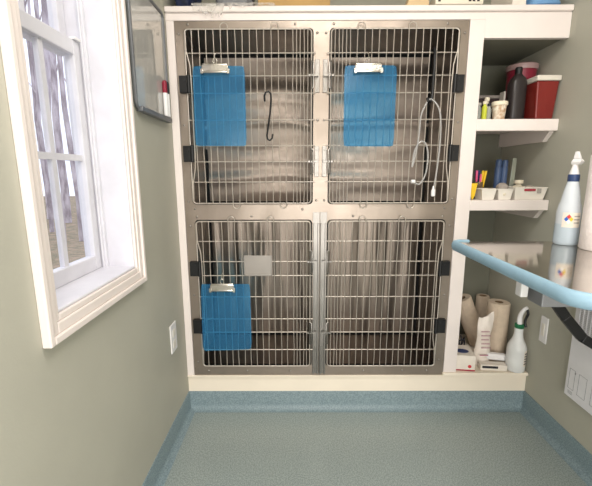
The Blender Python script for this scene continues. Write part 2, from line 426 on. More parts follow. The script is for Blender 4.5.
UPZ = (1.657, 1.568, 1.499, 1.390, 1.283, 1.215, 1.127)
LOZ = (.860, .765, .698, .595, .485, .418, .328)
def make_cage(label, ox0, ox1, oz0, oz1, hx0, hx1, hz0, hz1, hinge_left, bars, hinges, latches, loops_t, loops_b, back, upper):
    t = thing('animal_cage', label, 'cage', ((ox0+ox1)/2, .25, oz0), 'steel cages in the wall')
    MB().holed((ox0, ox1, oz0, oz1), (hx0, hx1, hz0, hz1), .018, 0, .014).build('front_flange', M['flange'], t)
    MB().holed((hx0-.0005, hx1+.0005, hz0-.0005, hz1+.0005), (hx0+.0055, hx1-.0055, hz0+.0045, hz1-.0045), .014, .002, .0142).build('opening_gap_shade', M['blackgap'], t)  # black ring paints the dark gap between flange and door
    # enclosure (double walled thin sheets)
    ix0, ix1, iz0, iz1, D = ox0+.006, ox1-.006, hz0-.028, hz1+.02, .42
    if upper:      # thin back sheet pressed into shallow sagging folds
        nx, nz = 24, 60; vs = []; fs = []; za, zb = iz0+.012, iz1-.016; xm = (ix0+ix1)/2
        for yo in (0, .002):
            for k in range(nz+1):
                for i in range(nx+1):
                    x = ix0+(ix1-ix0)*i/nx; z = za+(zb-za)*k/nz; u = (x-xm)/.3
                    d = 0
                    for z_, w_, a_, c_ in ((1.60, .030, .010, .05), (1.44, .022, .012, .035), (1.285, .035, .011, -.02), (1.16, .026, .010, .03)):
                        d += a_*math.exp(-((z-z_+c_*u*u+.012*math.sin(x*9))/w_)**2)
                    vs.append((x, D-.004-d+yo, z))
        R = nx+1; off = R*(nz+1)
        for k in range(nz):
            for i in range(nx):
                a = k*R+i; fs.append((a, a+1, a+R+1, a+R)); fs.append((off+a, off+a+R, off+a+R+1, off+a+1))
        for k in range(nz):
            for i in (0, nx): a = k*R+i; fs.append((a, a+R, off+a+R, off+a))
        for i in range(nx):
            for k in (0, nz): a = k*R+i; fs.append((a, a+1, off+a+1, off+a))
        MB().add(vs, fs).build('back_wall', back, t, smooth=True)
    else:
        MB().box(ix0, ix1, D-.003, D, iz0+.012, iz1-.016).build('back_wall', back, t)
    for xa in (ix0, ix1-.002): MB().box(xa, xa+.002, .0145, D-.004, iz0, iz1).build('side_wall', M['side'], t)
    MB().box(ix0+.002, ix1-.002, .0145, D-.004, iz1-.002, iz1).build('roof_panel', M['side'], t)
    MB().box(ix0+.002, ix1-.002, .0145, D-.004, iz0, iz0+.003).build('floor_pan', M['pan'], t, bevel=.001)
    MB().box(ix0+.002, ix1-.002, D+.001, D+.003, iz0, iz1).build('rear_sheet', M['blackgap'], t)
    for xa in (ix0+.0022, ix1-.012): MB().box(xa, xa+.0098, D-.014, D-.004, iz0+.004, iz1-.003).build('corner_gap_shade', M['blackgap'], t)  # black strips paint the dark gap between back and side panels
    # door
    y = -.010
    x0, x1, z0, z1 = hx0+.007, hx1-.009, hz0+.006, hz1-.007
    d = MB(); d.tube(arc_rect(x0, x1, z0, z1, .016, y), .0031, 8, closed=True)
    door = d.build('door', M['wire'], t, smooth=True)
    W = x1-x0; p = W/17.6; xs = [p*k for k in range(1, 16)] + [p*15+p*.52*k for k in range(1, 5)]
    if not hinge_left: xs = [W-q for q in xs]
    X = [x0+q for q in xs]
    g = MB()
    for k, x in enumerate(X):
        wob = .0022*math.sin(k*2.3)
        zz = [z0, z0+(z1-z0)*.12, z0+(z1-z0)*.3, z0+(z1-z0)*.5, z0+(z1-z0)*.7, z0+(z1-z0)*.88, z1]
        off = [0, wob, -wob*.6, wob, -wob, wob*.7, 0]
        g.tube([(x+o, y-.005, z) for o, z in zip(off, zz)], .0019, 6)
    for z in bars: g.tube([(x0, y, z), (x1+(.018 if hinge_left else 0), y, z)] if hinge_left else [(x0-.018, y, z), (x1, y, z)], .0025, 6)
    for prs, zz, sgn in ((loops_t, z1, 1), (loops_b, z0, -1)):
        for a in prs:
            xa, xb = X[a], X[a+1]; m = (xa+xb)/2; r = abs(xb-xa)/2
            g.tube([(xa, y-.005, zz)] + [(m-(r if xb > xa else -r)*math.cos(PI*i/8), y-.005, zz+sgn*(.008+r*1.0*math.sin(PI*i/8))) for i in range(9)] + [(xb, y-.005, zz)], .0021, 6)
    # bent guard wire on the hinge side
    hx = x0+.004 if hinge_left else x1-.004; sg = 1 if hinge_left else -1
    zt = hinges[0]
    g.tube([(hx, y-.006, z1-.01), (hx+sg*.001, y-.006, zt+.13), (hx+sg*.014, y-.006, zt+.075), (hx+sg*.016, y-.006, zt), (hx+sg*.016, y-.006, hinges[1]), (hx+sg*.014, y-.006, hinges[1]-.06), (hx+sg*.003, y-.006, hinges[1]-.12), (hx, y-.006, z0+.012)], .0027, 6)
    sub(g, 'wire_grid', M['wire'], door, smooth=True)
    for hz in hinges:
        xa, xb = (ox0+.012, hx0+.022) if hinge_left else (hx1-.022, ox1-.012)
        h = MB().box(xa, xb, -.022, -.0005, hz-.034, hz+.034)
        xm = xb-.006 if hinge_left else xa+.006
        h.lathe([(.009, hz-.036), (.009, hz+.036)], 12, at(xm, -.016, 0))
        h.lathe([(.004, -.0245), (.004, -.021)], 10, Matrix.Translation(((xa+xb)/2, 0, hz+.018)) @ Matrix.Rotation(0, 4, 'X') @ Matrix(((1,0,0,0),(0,0,1,0),(0,1,0,0),(0,0,0,1))))
        sub(h, 'hinge', M['black'], door, bevel=.003)
    for lz in latches:
        l = MB(); s_ = 1 if hinge_left else -1; xe = x1 if hinge_left else x0
        l.box(min(xe-s_*.012, xe+s_*.03), max(xe-s_*.012, xe+s_*.03), y-.012, y-.004, lz-.004, lz+.004)
        l.tube([(xe-s_*.002, y-.012, lz+.055), (xe+s_*.008, y-.016, lz+.05), (xe+s_*.008, y-.016, lz-.05), (xe-s_*.002, y-.012, lz-.055)], .003, 6)
        l.tube([(xe-s_*.002, y-.012, lz+.055), (xe-s_*.002, y-.012, lz-.055)], .0025, 6)
        sub(l, 'latch', M['chan'], door, smooth=True)
        px0 = hx1+.006 if hinge_left else hx0-.026
        if upper:
            q = MB().box(px0, px0+.020, -.006, -.0005, lz-.066, lz+.066)
            for dz in (.05, -.05, .008): q.lathe([(.005, -.0085), (.004, -.006)], 10, Matrix.Translation((px0+.010, 0, lz+dz)) @ Matrix(((1,0,0,0),(0,0,1,0),(0,1,0,0),(0,0,0,1))))
            q.build('latch_plate', M['chan'], t, bevel=.002)
    return t
YZ = Matrix(((1,0,0,0),(0,0,1,0),(0,1,0,0),(0,0,0,1)))
def rivets(t, pts):
    for x, z in pts:
        MB().lathe([(.0055, -.0005), (.005, -.002), (.003, -.0036)], 12, Matrix.Translation((x, 0, z)) @ YZ).build('rivet', M['rivet'], t, smooth=True)
XM, ZM = .610, .990
ul = make_cage('upper left steel cage with a blue clipboard and a black hook on its wire door', 0, XM, ZM, CZ1, .035, .577, 1.027, 1.756, True, UPZ, (1.534, 1.249), (1.568, 1.215), (4, 11), (5, 12), M['back_wave'], True)
ur = make_cage('upper right steel cage with a loop of clear tubing on its wire door', XM, CW, ZM, CZ1, .643, 1.187, 1.027, 1.756, False, UPZ, (1.534, 1.249), (1.568, 1.215), (5, 12), (4, 11), M['back_wave'], True)
ll = make_cage('lower left steel cage with a metal card holder on its wire door', 0, XM, CZ0, ZM, .040, .575, .236, .958, True, LOZ, (.732, .450), (.765, .418), (4, 10), (), M['back_streak'], False)
lr = make_cage('lower right steel cage with an empty wire door and brushed streaked inside', XM, CW, CZ0, ZM, .643, 1.181, .236, .958, False, LOZ, (.732, .450), (.765, .418), (5, 11), (), M['back_streak'], False)
rivets(ul, [(.016, 1.735), (.055, 1.771), (.50, 1.771), (.592, 1.737), (.018, 1.37), (.018, 1.04), (.596, 1.39), (.592, 1.045), (.045, 1.008), (.53, 1.005)])
rivets(ur, [(.628, 1.737), (.66, 1.771), (1.13, 1.771), (1.203, 1.735), (1.203, 1.38), (1.203, 1.05), (.628, 1.045), (.624, 1.39), (1.17, 1.008)])
rivets(ll, [(.052, .972), (.02, .93), (.02, .60), (.02, .26), (.07, .212), (.26, .212), (.47, .212), (.30, .974)])
rivets(lr, [(1.165, .972), (1.2, .93), (1.2, .6), (1.195, .27), (.83, .212), (1.02, .212), (1.14, .212), (.76, .974)])
for t, xa, xb in ((ll, .578, .609), (lr, .611, .642)):
    ch = MB()
    ch.box(xa, xb, -.004, -.0005, .20, .992)
    ch.box(xa+.002, xa+.009, -.016, -.004, .20, .94).box(xb-.009, xb-.002, -.016, -.004, .20, .94)
    ch.build('latch_channel', M['chan'], t, bevel=.001)
# card holder
door_ll = [o for o in ll.children if o.name.startswith('door')][0]
sub(MB().box(.265, .388, -.021, -.019, .704, .796).box(.262, .391, -.024, -.018, .700, .706).box(.262, .267, -.024, -.018, .70, .796).box(.386, .391, -.024, -.018, .70, .796), 'card_holder', M['plate'], door_ll, bevel=.001)

# ------------------------------------------------------------------ clipboards and hanging bits
def clipboard(x0, x1, z0, z1, label, tilt=0.):
    cx = (x0+x1)/2-.012; yb = -.026
    t = thing('clipboard', label, 'clipboard', (cx, yb, z0), 'blue clear clipboards on the cage doors')
    # slightly bowed sheet with rounded corners
    n = 14; prof = arc_rect(x0, x1, z0, z1, .014, 0, 4)
    b = MB(); nx, nz = 16, 10
    def yy(x, z): u = (x-x0)/(x1-x0); v = (z1-z)/(z1-z0); return yb - .010*math.sin(u*PI)*.5 - .018*v*(1-u)**2
    vs = []; fs = []
    for s_ in (0, .0025):
        for k in range(nz+1):
            z = z0+(z1-z0)*k/nz
            for i in range(nx+1):
                x = x0+(x1-x0)*i/nx
                # round the corners by pulling the edge columns in
                r = .012; ex = max(0, r-(x-x0), r-(x1-x)); ez = max(0, r-(z-z0), r-(z1-z))
                xx, zz = x, z
                if ex > 0 and ez > 0:
                    q = r/math.hypot(ex, ez) if math.hypot(ex, ez) > r else 1
                    xx = x+(ex-ex*q)*(1 if x-x0 < r else -1); zz = z+(ez-ez*q)*(1 if z-z0 < r else -1)
                vs.append((xx, yy(xx, zz)-s_, zz))
    R = nx+1; off = R*(nz+1)
    for k in range(nz):
        for i in range(nx):
            a = k*R+i; fs.append((a, a+1, a+R+1, a+R)); fs.append((off+a, off+a+R, off+a+R+1, off+a+1))
    for k in range(nz):
        for i in (0, nx):
            a = k*R+i; fs.append((a, a+R, off+a+R, off+a))
    for i in range(nx):
        for k in (0, nz):
            a = k*R+i; fs.append((a, a+1, off+a+1, off+a))
    b.add(vs, fs).build('board', M['blueboard'], t, smooth=True)
    c = MB(); w = .054; zc = z1-.004
    yf = yb-.012
    c.box(cx-w, cx+w, yf-.010, yf, zc-.022, zc+.004)
    c.tube([(cx-w-.002, yf-.006, zc-.022), (cx+w+.002, yf-.006, zc-.022)], .006, 10)
    c.tube([(cx-w*.95, yf-.004, zc+.006), (cx+w*.95, yf-.004, zc+.006)], .005, 10)
    for sx in (-1, 1): c.box(cx+sx*w-.006, cx+sx*w+.006, yf-.013, yf-.004, zc-.030, zc-.010)
    clip = c.build('clip', M['chrome'], t, smooth=True, bevel=.002)
    h = MB(); pts = []
    for i in range(13):
        a = 2*PI*i/13; pts.append((cx+.008*math.cos(a), yf-.004, zc+.020+.012*math.sin(a)))
    h.tube(pts, .0022, 6, closed=True)
    h.tube([(cx, yf-.005, zc+.028), (cx, yf-.001, zc+.05), (cx, yb-.001, zc+.058), (cx, yb+.001, zc+.05)], .002, 6)
    sub(h, 'hanging_ring', M['chrome'], clip, smooth=True)
    return t
clipboard(.074, .290, 1.281, 1.602, 'blue clear clipboard on the upper left cage door, beside the black hook')
clipboard(.704, .922, 1.277, 1.602, 'blue clear clipboard on the upper right cage door')
clipboard(.060, .288, .339, .663, 'blue clear clipboard on the lower left cage door, below the card holder')

hk = MB().tube([(.371, -.028, 1.462), (.370, -.030, 1.484), (.376, -.031, 1.498), (.388, -.031, 1.502), (.397, -.030, 1.493), (.398, -.029, 1.47), (.392, -.028, 1.41), (.384, -.028, 1.36), (.378, -.028, 1.325), (.380, -.029, 1.310), (.390, -.030, 1.303), (.400, -.031, 1.312), (.403, -.031, 1.330)], .0038, 8)
tag(hk.build('s_hook', M['black'], smooth=True), 'black wire S-hook hanging on the upper left cage door', 'hook')
lh = MB().tube([(1.072, -.012, 1.663), (1.0735, -.024, 1.668), (1.0745, -.032, 1.655), (1.075, -.032, 1.60), (1.074, -.032, 1.53), (1.073, -.032, 1.475), (1.066, -.035, 1.458), (1.055, -.038, 1.460), (1.052, -.038, 1.474)], .006, 8)
tag(lh.build('hanging_hook', M['black'], smooth=True), 'long black hook on the upper right cage door, holding the tubing', 'hook')
tb = thing('tubing_loop', 'clear tubing looped over a long black hook on the upper right cage door', 'tubing', (1.066, -.036, 1.07), None)
def smooth_path(P, k=6, closed=False):
    P = [Vector(p) for p in P]; out = []; n = len(P)
    for i in range(n-1):
        p0, p1, p2, p3 = P[max(i-1, 0)], P[i], P[i+1], P[min(i+2, n-1)]
        for j in range(k):
            t = j/k; out.append(.5*((2*p1)+(p2-p0)*t+(2*p0-5*p1+4*p2-p3)*t*t+(3*p1-p0-3*p2+p3)*t**3))
    out.append(P[-1]); return out
y = -.036
tub = MB().tube(smooth_path([(1.012, y, 1.128), (1.04, y, 1.117), (1.064, y, 1.16), (1.070, y, 1.235), (1.058, y, 1.285), (1.035, y, 1.296), (1.012, y, 1.26), (1.004, y, 1.19), (1.016, y, 1.24), (1.026, y, 1.32), (1.030, y, 1.40), (1.048, y, 1.447), (1.066, y, 1.468), (1.095, y, 1.445), (1.112, y, 1.40), (1.118, y, 1.30), (1.112, y, 1.18), (1.104, y, 1.10)]), .0036, 8)
tub.build('tube', M['tube'], tb, smooth=True)
MB().lathe([(.004, 0), (.009, .004), (.009, .028), (.005, .034), (.004, .046)], 12, at(1.102, y, 1.062)).build('connector', M['whiteplastic'], tb, smooth=True)
MB().lathe([(.004, -.008), (.008, -.006), (.008, .008), (.004, .012)], 12, at(1.010, y, 1.128, 0, 0, PI/2)).build('end_cap', M['whiteplastic'], tb, smooth=True)

# ------------------------------------------------------------------ left wall: whiteboard, markers, outlet
wb = thing('whiteboard', 'glossy grey-framed whiteboard on the left wall beside the cages', 'whiteboard', (XL, -.22, 1.38))
BY0, BY1, BZ0, BZ1 = -.382, -.052, 1.376, 1.792
MB().box(XL+.001, XL+.008, BY0+.006, BY1-.006, BZ0+.012, BZ1-.006).build('writing_surface', M['board'], wb)
fr = MB()
pts = [(XL+.008, p[0], p[2]) for p in arc_rect(BY0+.005, BY1-.005, BZ0+.006, BZ1-.005, .022, 0, 5)]
fr.tube(pts, .0072, 8, closed=True)
fr.box(XL+.001, XL+.024, BY0+.02, BY1-.01, BZ0-.004, BZ0+.014)
fr.build('frame', M['boardframe'], wb, smooth=True, bevel=.003)
for yy_, cap, lb in ((-.112, 'redcap', 'white marker with a red cap on the whiteboard'), (-.088, 'darkcap', 'white marker with a black cap on the whiteboard')):
    mk = thing('dry_erase_marker', lb, 'marker', (XL+.018, yy_, 1.40), 'markers on the whiteboard')
    T = at(XL+.0175, yy_, 1.3925)
    MB().lathe([(.0075, 0), (.009, .003), (.009, .088)], 14, T).build('barrel', M['whiteplastic'], mk, smooth=True)
    MB().lathe([(.0093, .088), (.0093, .128), (.007, .134)], 14, T).build('cap', M[cap], mk, smooth=True)
ot = thing('wall_outlet', 'white outlet plate low on the left wall beside the cages', 'outlet', (XL, -.168, .41))
MB().box(XL+.0005, XL+.007, -.203, -.133, .402, .530).build('cover_plate', M['whiteplastic'], ot, bevel=.003)
for z in (.435, .485):
    MB().box(XL+.007, XL+.009, -.184, -.152, z-.014, z+.018).build('socket', M['bin'], ot, bevel=.003)
sw = thing('wall_plate', 'white cover plate low on the right wall below the table', 'wall plate', (XR, -.08, .40))
MB().box(XR-.007, XR-.0005, -.104, -.056, .397, .520).build('cover_plate', M['whiteplastic'], sw, bevel=.003)
MB().box(XR-.010, XR-.007, -.089, -.071, .430, .488).build('rocker', M['bin'], sw, bevel=.002)

# ------------------------------------------------------------------ right: wall heater
ht = thing('wall_heater', 'white wall heater with a louvred grille on the right wall', 'heater', (XR, -.5, .26))
HX = XR-.022; HY1, HY0, HZ0, HZ1 = -.268, -.80, .262, .69
MB().box(HX, XR-.001, HY0, HY1, HZ0, HZ1).build('casing', M['heater'], ht, bevel=.004)
MB().box(HX-.002, HX-.0003, HY0+.03, HY1-.03, .545, .675).build('grille_recess', M['grille'], ht)
lv = MB()
for k in range(18):
    z = .548+k*.0072; lv.box(HX-.006, HX-.002, HY0+.03, HY1-.03, z, z+.0035)
for k in range(25):
    yv = HY1-.03-k*.0195; lv.box(HX-.0065, HX-.002, yv-.003, yv, .545, .678)
lv.build('louvres', M['heater'], ht)
pr = MB(); e = HX-.0006
def lrect(y0, y1, z0, z1, w=.0012):
    pr.box(e, HX, y0, y1, z0, z0+w).box(e, HX, y0, y1, z1-w, z1).box(e, HX, y0, y0+w, z0, z1).box(e, HX, y1-w, y1, z0, z1)
lrect(-.315, -.285, .300, .385); lrect(-.375, -.335, .296, .385); lrect(-.46, -.40, .296, .40)
for z in (.279, .284, .289): pr.box(e, HX, -.312, -.288, z, z+.0016)
pr.box(e, HX, -.318, -.312, .372, .380)
pr.build('panel_lines', M['greyline'], ht)

# ------------------------------------------------------------------ right: fold-down exam table
tbz = .92
ex = thing('exam_table', 'fold-down steel exam table with a teal rubber edge on the right wall', 'table', (1.36, -.64, tbz))
TX0, TX1, TY0, TY1 = 1.082, XR-.003, -.955, -.350

CR = .05
def corner(cx, cy, r, a0, n=8): return [(cx+r*math.cos(a0+PI/2*i/n), cy+r*math.sin(a0+PI/2*i/n)) for i in range(n+1)]
outline = [(TX1, TY1)] + corner(TX0+.02, TY1-.02, .02, PI/2) + corner(TX0+CR, TY0+CR, CR, PI) + [(TX1, TY0)]
n_ = len(outline)
MB().add([(x, y, z) for z in (tbz-.014, tbz) for x, y in outline], [tuple(range(n_)), tuple(range(2*n_-1, n_-1, -1))] + [(i, (i+1) % n_, n_+(i+1) % n_, n_+i) for i in range(n_)]).build('steel_top', M['tabletop'], ex)
# bumper: rounded section swept along the free side and the near end
path = [(TX0+.05, TY1)] + corner(TX0+.02, TY1-.02, .02, PI/2) + corner(TX0+CR, TY0+CR, CR, PI) + [(TX1, TY0)]
sec = [(.0005, .0), (.003, .004), (.009, .006), (.015, .004), (.019, -.002), (.021, -.010), (.020, -.020), (.015, -.028), (.007, -.031), (.0005, -.030)]
m_ = len(sec); vs = []
for i, p in enumerate(path):
    tdir = (Vector(path[min(i+1, len(path)-1)])-Vector(path[max(i-1, 0)])).normalized()
    ox, oy = tdir.y, -tdir.x          # right of travel; outside is to the right going counter-clockwise
    for d, z in sec: vs.append((p[0]+ox*d, p[1]+oy*d, tbz+z))
fs = []
for i in range(len(path)-1):
    for k in range(m_): k2 = (k+1) % m_; fs.append((i*m_+k, i*m_+k2, (i+1)*m_+k2, (i+1)*m_+k))
fs += [tuple(range(m_)), tuple((len(path)-1)*m_+k for k in range(m_-1, -1, -1))]
MB().add(vs, fs).build('rubber_edge', M['teal'], ex, smooth=True)
MB().box(1.20, 1.34, -.668, -.60, .788, tbz-.0145).build('support_housing', M['under'], ex, bevel=.003)
MB().box(1.158, 1.180, -.635, -.605, .806, .905).build('latch_bracket', M['whiteplastic'], ex, bevel=.004)
for yv in (-.50, -.72): MB().box(1.120, 1.140, yv-.012, yv+.012, .868, .9075).build('edge_clip', M['whiteplastic'], ex, bevel=.003)
arm = MB()
prof = [(1.225, .882), (1.277, .806), (1.342, .722), (1.405, .652), (1.56, .56), (XR-.002, .50)]
for (xa, za), (xb, zb) in zip(prof, prof[1:]):
    dx, dz = xb-xa, zb-za; l = math.hypot(dx, dz); nx, nz = -dz/l*.015, dx/l*.015
    arm.add([(xa-nx, -.585, za-nz), (xb-nx, -.585, zb-nz), (xb+nx, -.585, zb+nz), (xa+nx, -.585, za+nz), (xa-nx, -.565, za-nz), (xb-nx, -.565, zb-nz), (xb+nx, -.565, zb+nz), (xa+nx, -.565, za+nz)],
        [(0,3,2,1),(4,5,6,7),(0,1,5,4),(1,2,6,5),(2,3,7,6),(3,0,4,7)])
arm.build('support_arm', M['black'], ex, bevel=.003)

# ------------------------------------------------------------------ spray bottles
def spray_head(T, t, ms, mt):
    """T stands at the collar top; the nozzle points along local -y"""
    h = MB()
    h.frustum((-.011, .011, -.011, .011), (-.008, .008, -.010, .010), 0, .030, T)
    h.frustum((-.0105, .0105, -.030, .018), (-.0085, .0085, -.030, .014), .030, .048, T)
    h.frustum((-.0085, .0085, -.028, .014), (-.005, .005, -.024, .006), .048, .056, T)
    hd = h.build('spray_head', ms, t, bevel=.003)
    sub(MB().lathe([(.008, 0), (.0085, .010), (.006, .012)], 12, T @ Matrix.Translation((0, -.029, .039)) @ Matrix.Rotation(PI/2, 4, 'X')), 'nozzle', ms, hd, smooth=True)
    tr = MB(); P = [(0, -.018, .032), (0, -.026, .018), (0, -.030, .002), (0, -.036, -.014)]
    tr.tube([T @ Vector(p) for p in P], .0048, 8, taper=.7)
    sub(tr, 'trigger', mt, hd, smooth=True)

sb = thing('spray_bottle', 'pale blue spray bottle with a navy collar standing on the exam table', 'spray bottle', (1.436, -.405, tbz))
T = at(1.436, -.405, tbz+.0008) @ Matrix.Diagonal((.80, .80, 1, 1))
MB().lathe([(.041, .0), (.0455, .004), (.046, .012), (.046, .072)], 32, T).build('liquid', M['liquid'], sb, smooth=True)
MB().lathe([(.046, .072), (.046, .104), (.0445, .116), (.040, .136), (.036, .146), (.0335, .160), (.0285, .184), (.0225, .206), (.020, .216)], 32, T).build('bottle', M['clearblue'], sb, smooth=True)
MB().lathe([(.0205, .214), (.0215, .216), (.0215, .236), (.019, .238)], 28, T).build('collar', M['bluecap'], sb, smooth=True)
MB().lathe([(.0185, .238), (.015, .250), (.0105, .264), (.0095, .272)], 20, T).build('spray_neck', M['whiteplastic'], sb, smooth=True)
hd = MB(); T2 = at(1.438, -.405, tbz+.270, math.radians(25))
hd.frustum((-.009, .009, -.014, .010), (-.014, .014, -.020, .010), 0, .009, T2)
hd.frustum((-.014, .014, -.020, .010), (-.006, .006, -.014, .008), .009, .020, T2)
hd.frustum((-.006, .006, -.014, .008), (-.0035, .0045, -.005, .006), .020, .043, T2)
hp = hd.build('spray_head', M['whiteplastic'], sb, bevel=.002)
sub(MB().box(.005, .009, -.004, .008, .018, .041, T2), 'trigger', M['darkcap'], hp, bevel=.001)
def curved_label(T, r, a0, a1, z0, z1, nm, m, t, asub=None, n=12):
    vs = []; fs = []
    for i in range(n+1):
        a = a0+(a1-a0)*i/n
        for rr in (r, r+.0006):
            for z in (z0, z1): vs.append(T @ Vector((rr*math.cos(a), rr*math.sin(a), z)))
    for i in range(n):
        k = i*4
        for q in ((0, 1, 5, 4), (2, 6, 7, 3), (0, 4, 6, 2), (1, 3, 7, 5)): fs.append(tuple(k+x for x in q))
    fs += [(0, 2, 3, 1), (n*4, n*4+1, n*4+3, n*4+2)]
    mb = MB().add(vs, fs)
    return sub(mb, nm, m, asub, smooth=True) if asub else mb.build(nm, m, t, smooth=True)
A = math.atan2(-1.26, -.93)      # towards the viewer's side of the room
lab = curved_label(T, .0462, A-.45, A+1.0, .062, .112, 'label', M['labelpaper'], sb)
def diamond(T, r, a, z, s):
    for (du, dz, mname, nm) in ((0, 1, 'hazred', 'red_diamond'), (-1, 0, 'hazblue', 'blue_diamond'), (1, 0, 'hazyellow', 'yellow_diamond'), (0, -1, 'hazwhite', 'white_diamond')):
        vs = []
        for (u, v) in ((0, 1), (1, 0), (0, -1), (-1, 0)):
            aa = a+(du+u*.94)*s/r; vs.append(T @ Vector((r*math.cos(aa), r*math.sin(aa), z+(dz+v*.94)*s)))
        for (u, v) in ((0, 1), (1, 0), (0, -1), (-1, 0)):
            aa = a+(du+u*.94)*s/r; vs.append(T @ Vector(((r+.0005)*math.cos(aa), (r+.0005)*math.sin(aa), z+(dz+v*.94)*s)))
        sub(MB().add(vs, [(0,1,2,3), (7,6,5,4), (0,1,5,4), (1,2,6,5), (2,3,7,6), (3,0,4,7)]), nm, M[mname], lab)
diamond(T, .0471, A+.05, .090, .0085)
pl = MB()
for k in range(3):
    a0, a1 = A+.45, A+.95
    vs = [T @ Vector((rr*math.cos(a), rr*math.sin(a), .076+k*.011+dz)) for a in (a0, (a0+a1)/2, a1) for rr in (.0469, .0473) for dz in (0, .004)]
    fs = []
    for i in range(2):
        for q in ((0,1,5,4), (2,6,7,3), (0,4,6,2), (1,3,7,5)): fs.append(tuple(i*4+x for x in q))
    pl.add(vs, fs)
sub(pl, 'print_lines', M['greylabel'], lab)

def towel_roll(name, label, x, y, z, r, h, m, T=None, grp=None):
    t = thing(name, label, 'paper towels', (x, y, z), grp)
    T = T or at(x, y, z)
    MB().lathe([(.021, 0), (r-.003, 0), (r, .004), (r+.0006, h*.3), (r-.0004, h*.62), (r, h-.004), (r-.003, h), (.021, h)], 36, T, ring=True).build('paper', m, t, smooth=True)
    MB().lathe([(.0195, .001), (.0205, .001), (.0205, h-.001), (.0195, h-.001)], 24, T, ring=True).build('core', M['cardcore'], t, smooth=True)
    fl = MB()     # loose end of the sheet
    a = math.atan2(-1, -.6); vs = []
    for i in range(5):
        aa = a+.16*i; rr = r+.0012+.0006*(4-i)*.6
        for z_ in (.003, h-.003): vs.append(T @ Vector((rr*math.cos(aa), rr*math.sin(aa), z_)))
    fl.add(vs, [(2*i, 2*i+2, 2*i+3, 2*i+1) for i in range(4)])
    fl.build('loose_sheet', m, t, smooth=True)
    return t
towel_roll('paper_towel_roll', 'white paper towel roll standing on the exam table beside the spray bottle', 1.480, -.500, tbz+.0008, .056, .300, M['paper'])

# ------------------------------------------------------------------ top shelf of the bay (z 1.392)
S1 = 1.3925
sh_ = thing('sharps_bin', 'tapered red bin with a pale lid on the top shelf', 'bin', (1.575, .06, S1))
MB().frustum((1.546, 1.622, .02, .10), (1.534, 1.630, .012, .11), S1, S1+.158).build('body', M['sharps'], sh_, bevel=.006)
MB().box(1.530, 1.634, .006, .118, S1+.158, S1+.180).build('lid', M['sharpslid'], sh_, bevel=.004)
tu = thing('round_tub', 'round crimson tub with a dusty lid behind the red bin', 'tub', (1.565, .21, S1))
T = at(1.566, .195, S1)
MB().lathe([(.054, 0), (.057, .01), (.062, .24)], 32, T).build('body', M['tub'], tu, smooth=True)
MB().lathe([(.066, .24), (.0675, .243), (.0675, .262), (.06, .268), (.02, .274)], 32, T).build('lid', M['tublid'], tu, smooth=True)
db = thing('dark_bottle', 'tall dark brown bottle with a black cap on the top shelf', 'bottle', (1.482, .07, S1))
b = MB(); ringz = [(0, .033, .028), (.006, .035, .03), (.160, .035, .03), (.178, .028, .026), (.192, .016, .016), (.198, .013, .013)]
vs = []; fs = []; n = 16
for z, rx_, ry_ in ringz:
    for i in range(n):
        a = 2*PI*i/n; cx_ = math.copysign(abs(math.cos(a))**.55, math.cos(a)); sy_ = math.copysign(abs(math.sin(a))**.55, math.sin(a))
        vs.append((1.482+rx_*cx_, .07+ry_*sy_, S1+z))
for k in range(len(ringz)-1):
    for i in range(n): j = (i+1) % n; fs.append((k*n+i, k*n+j, k*n+n+j, k*n+n+i))
fs += [tuple(range(n-1, -1, -1)), tuple((len(ringz)-1)*n+i for i in range(n))]
b.add(vs, fs).build('bottle', M['darkbottle'], db, smooth=True)
MB().lathe([(.0135, .196), (.0145, .199), (.0145, .222), (.012, .226)], 20, at(1.482, .07, S1)).build('cap', M['black'], db, smooth=True)
cu = thing('patterned_cup', 'cream cup with brown pattern on the top shelf, left of the dark bottle', 'cup', (1.398, .05, S1))
T = at(1.399, .045, S1)
MB().lathe([(.022, 0), (.024, .002), (.029, .062), (.0275, .062), (.022, .006), (.0, .006)], 24, T).build('cup', M['cup'], cu, smooth=True)
MB().lathe([(.030, .060), (.033, .063), (.0335, .074), (.031, .078), (.012, .080)], 24, T).build('lid', M['cream'], cu, smooth=True)
def vial(x, y, h, r, body, cap, label, grp):
    t = thing('small_vial', label, 'vial', (x, y, S1), grp); T = at(x, y, S1)
    MB().lathe([(r*.9, 0), (r, .002), (r, h*.68), (r*.55, h*.8), (r*.55, h*.84)], 16, T).build('vial', body, t, smooth=True)
    MB().lathe([(r*.8, h*.84), (r*.85, h*.86), (r*.85, h*.98), (r*.7, h)], 16, T).build('cap', cap, t, smooth=True)
vial(1.327, .030, .078, .0105, M['yellowgreen'], M['cream'], 'small vial of lime liquid with a cream cap on the top shelf', 'vials on the top shelf')
vial(1.305, .034, .072, .0100, M['vialglass'], M['greylabel'], 'small clear vial with a grey cap at the left end of the top shelf', 'vials on the top shelf')
vial(1.350, .036, .070, .0095, M['vialglass'], M['darkcap'], 'small clear vial with a black cap beside the patterned cup', 'vials on the top shelf')
vial(1.357, .075, .102, .0120, M['cream'], M['cream'], 'taller cream vial standing behind the patterned cup', 'vials on the top shelf')
mb_ = thing('dark_box', 'dark maroon box with a grey lid at the back of the top shelf', 'box', (1.38, .2, S1))
MB().box(1.315, 1.435, .12, .24, S1+.0005, S1+.105).build('box', M['maroon'], mb_, bevel=.003)
MB().box(1.311, 1.439, .115, .245, S1+.105, S1+.120).build('lid', M['greybox'], mb_, bevel=.004)
tag(MB().box(1.430, 1.438, .075, .112, S1+.0005, S1+.128).build('slim_carton', M['greylabel'], bevel=.001), 'slim pale carton standing on edge left of the dark bottle', 'carton')
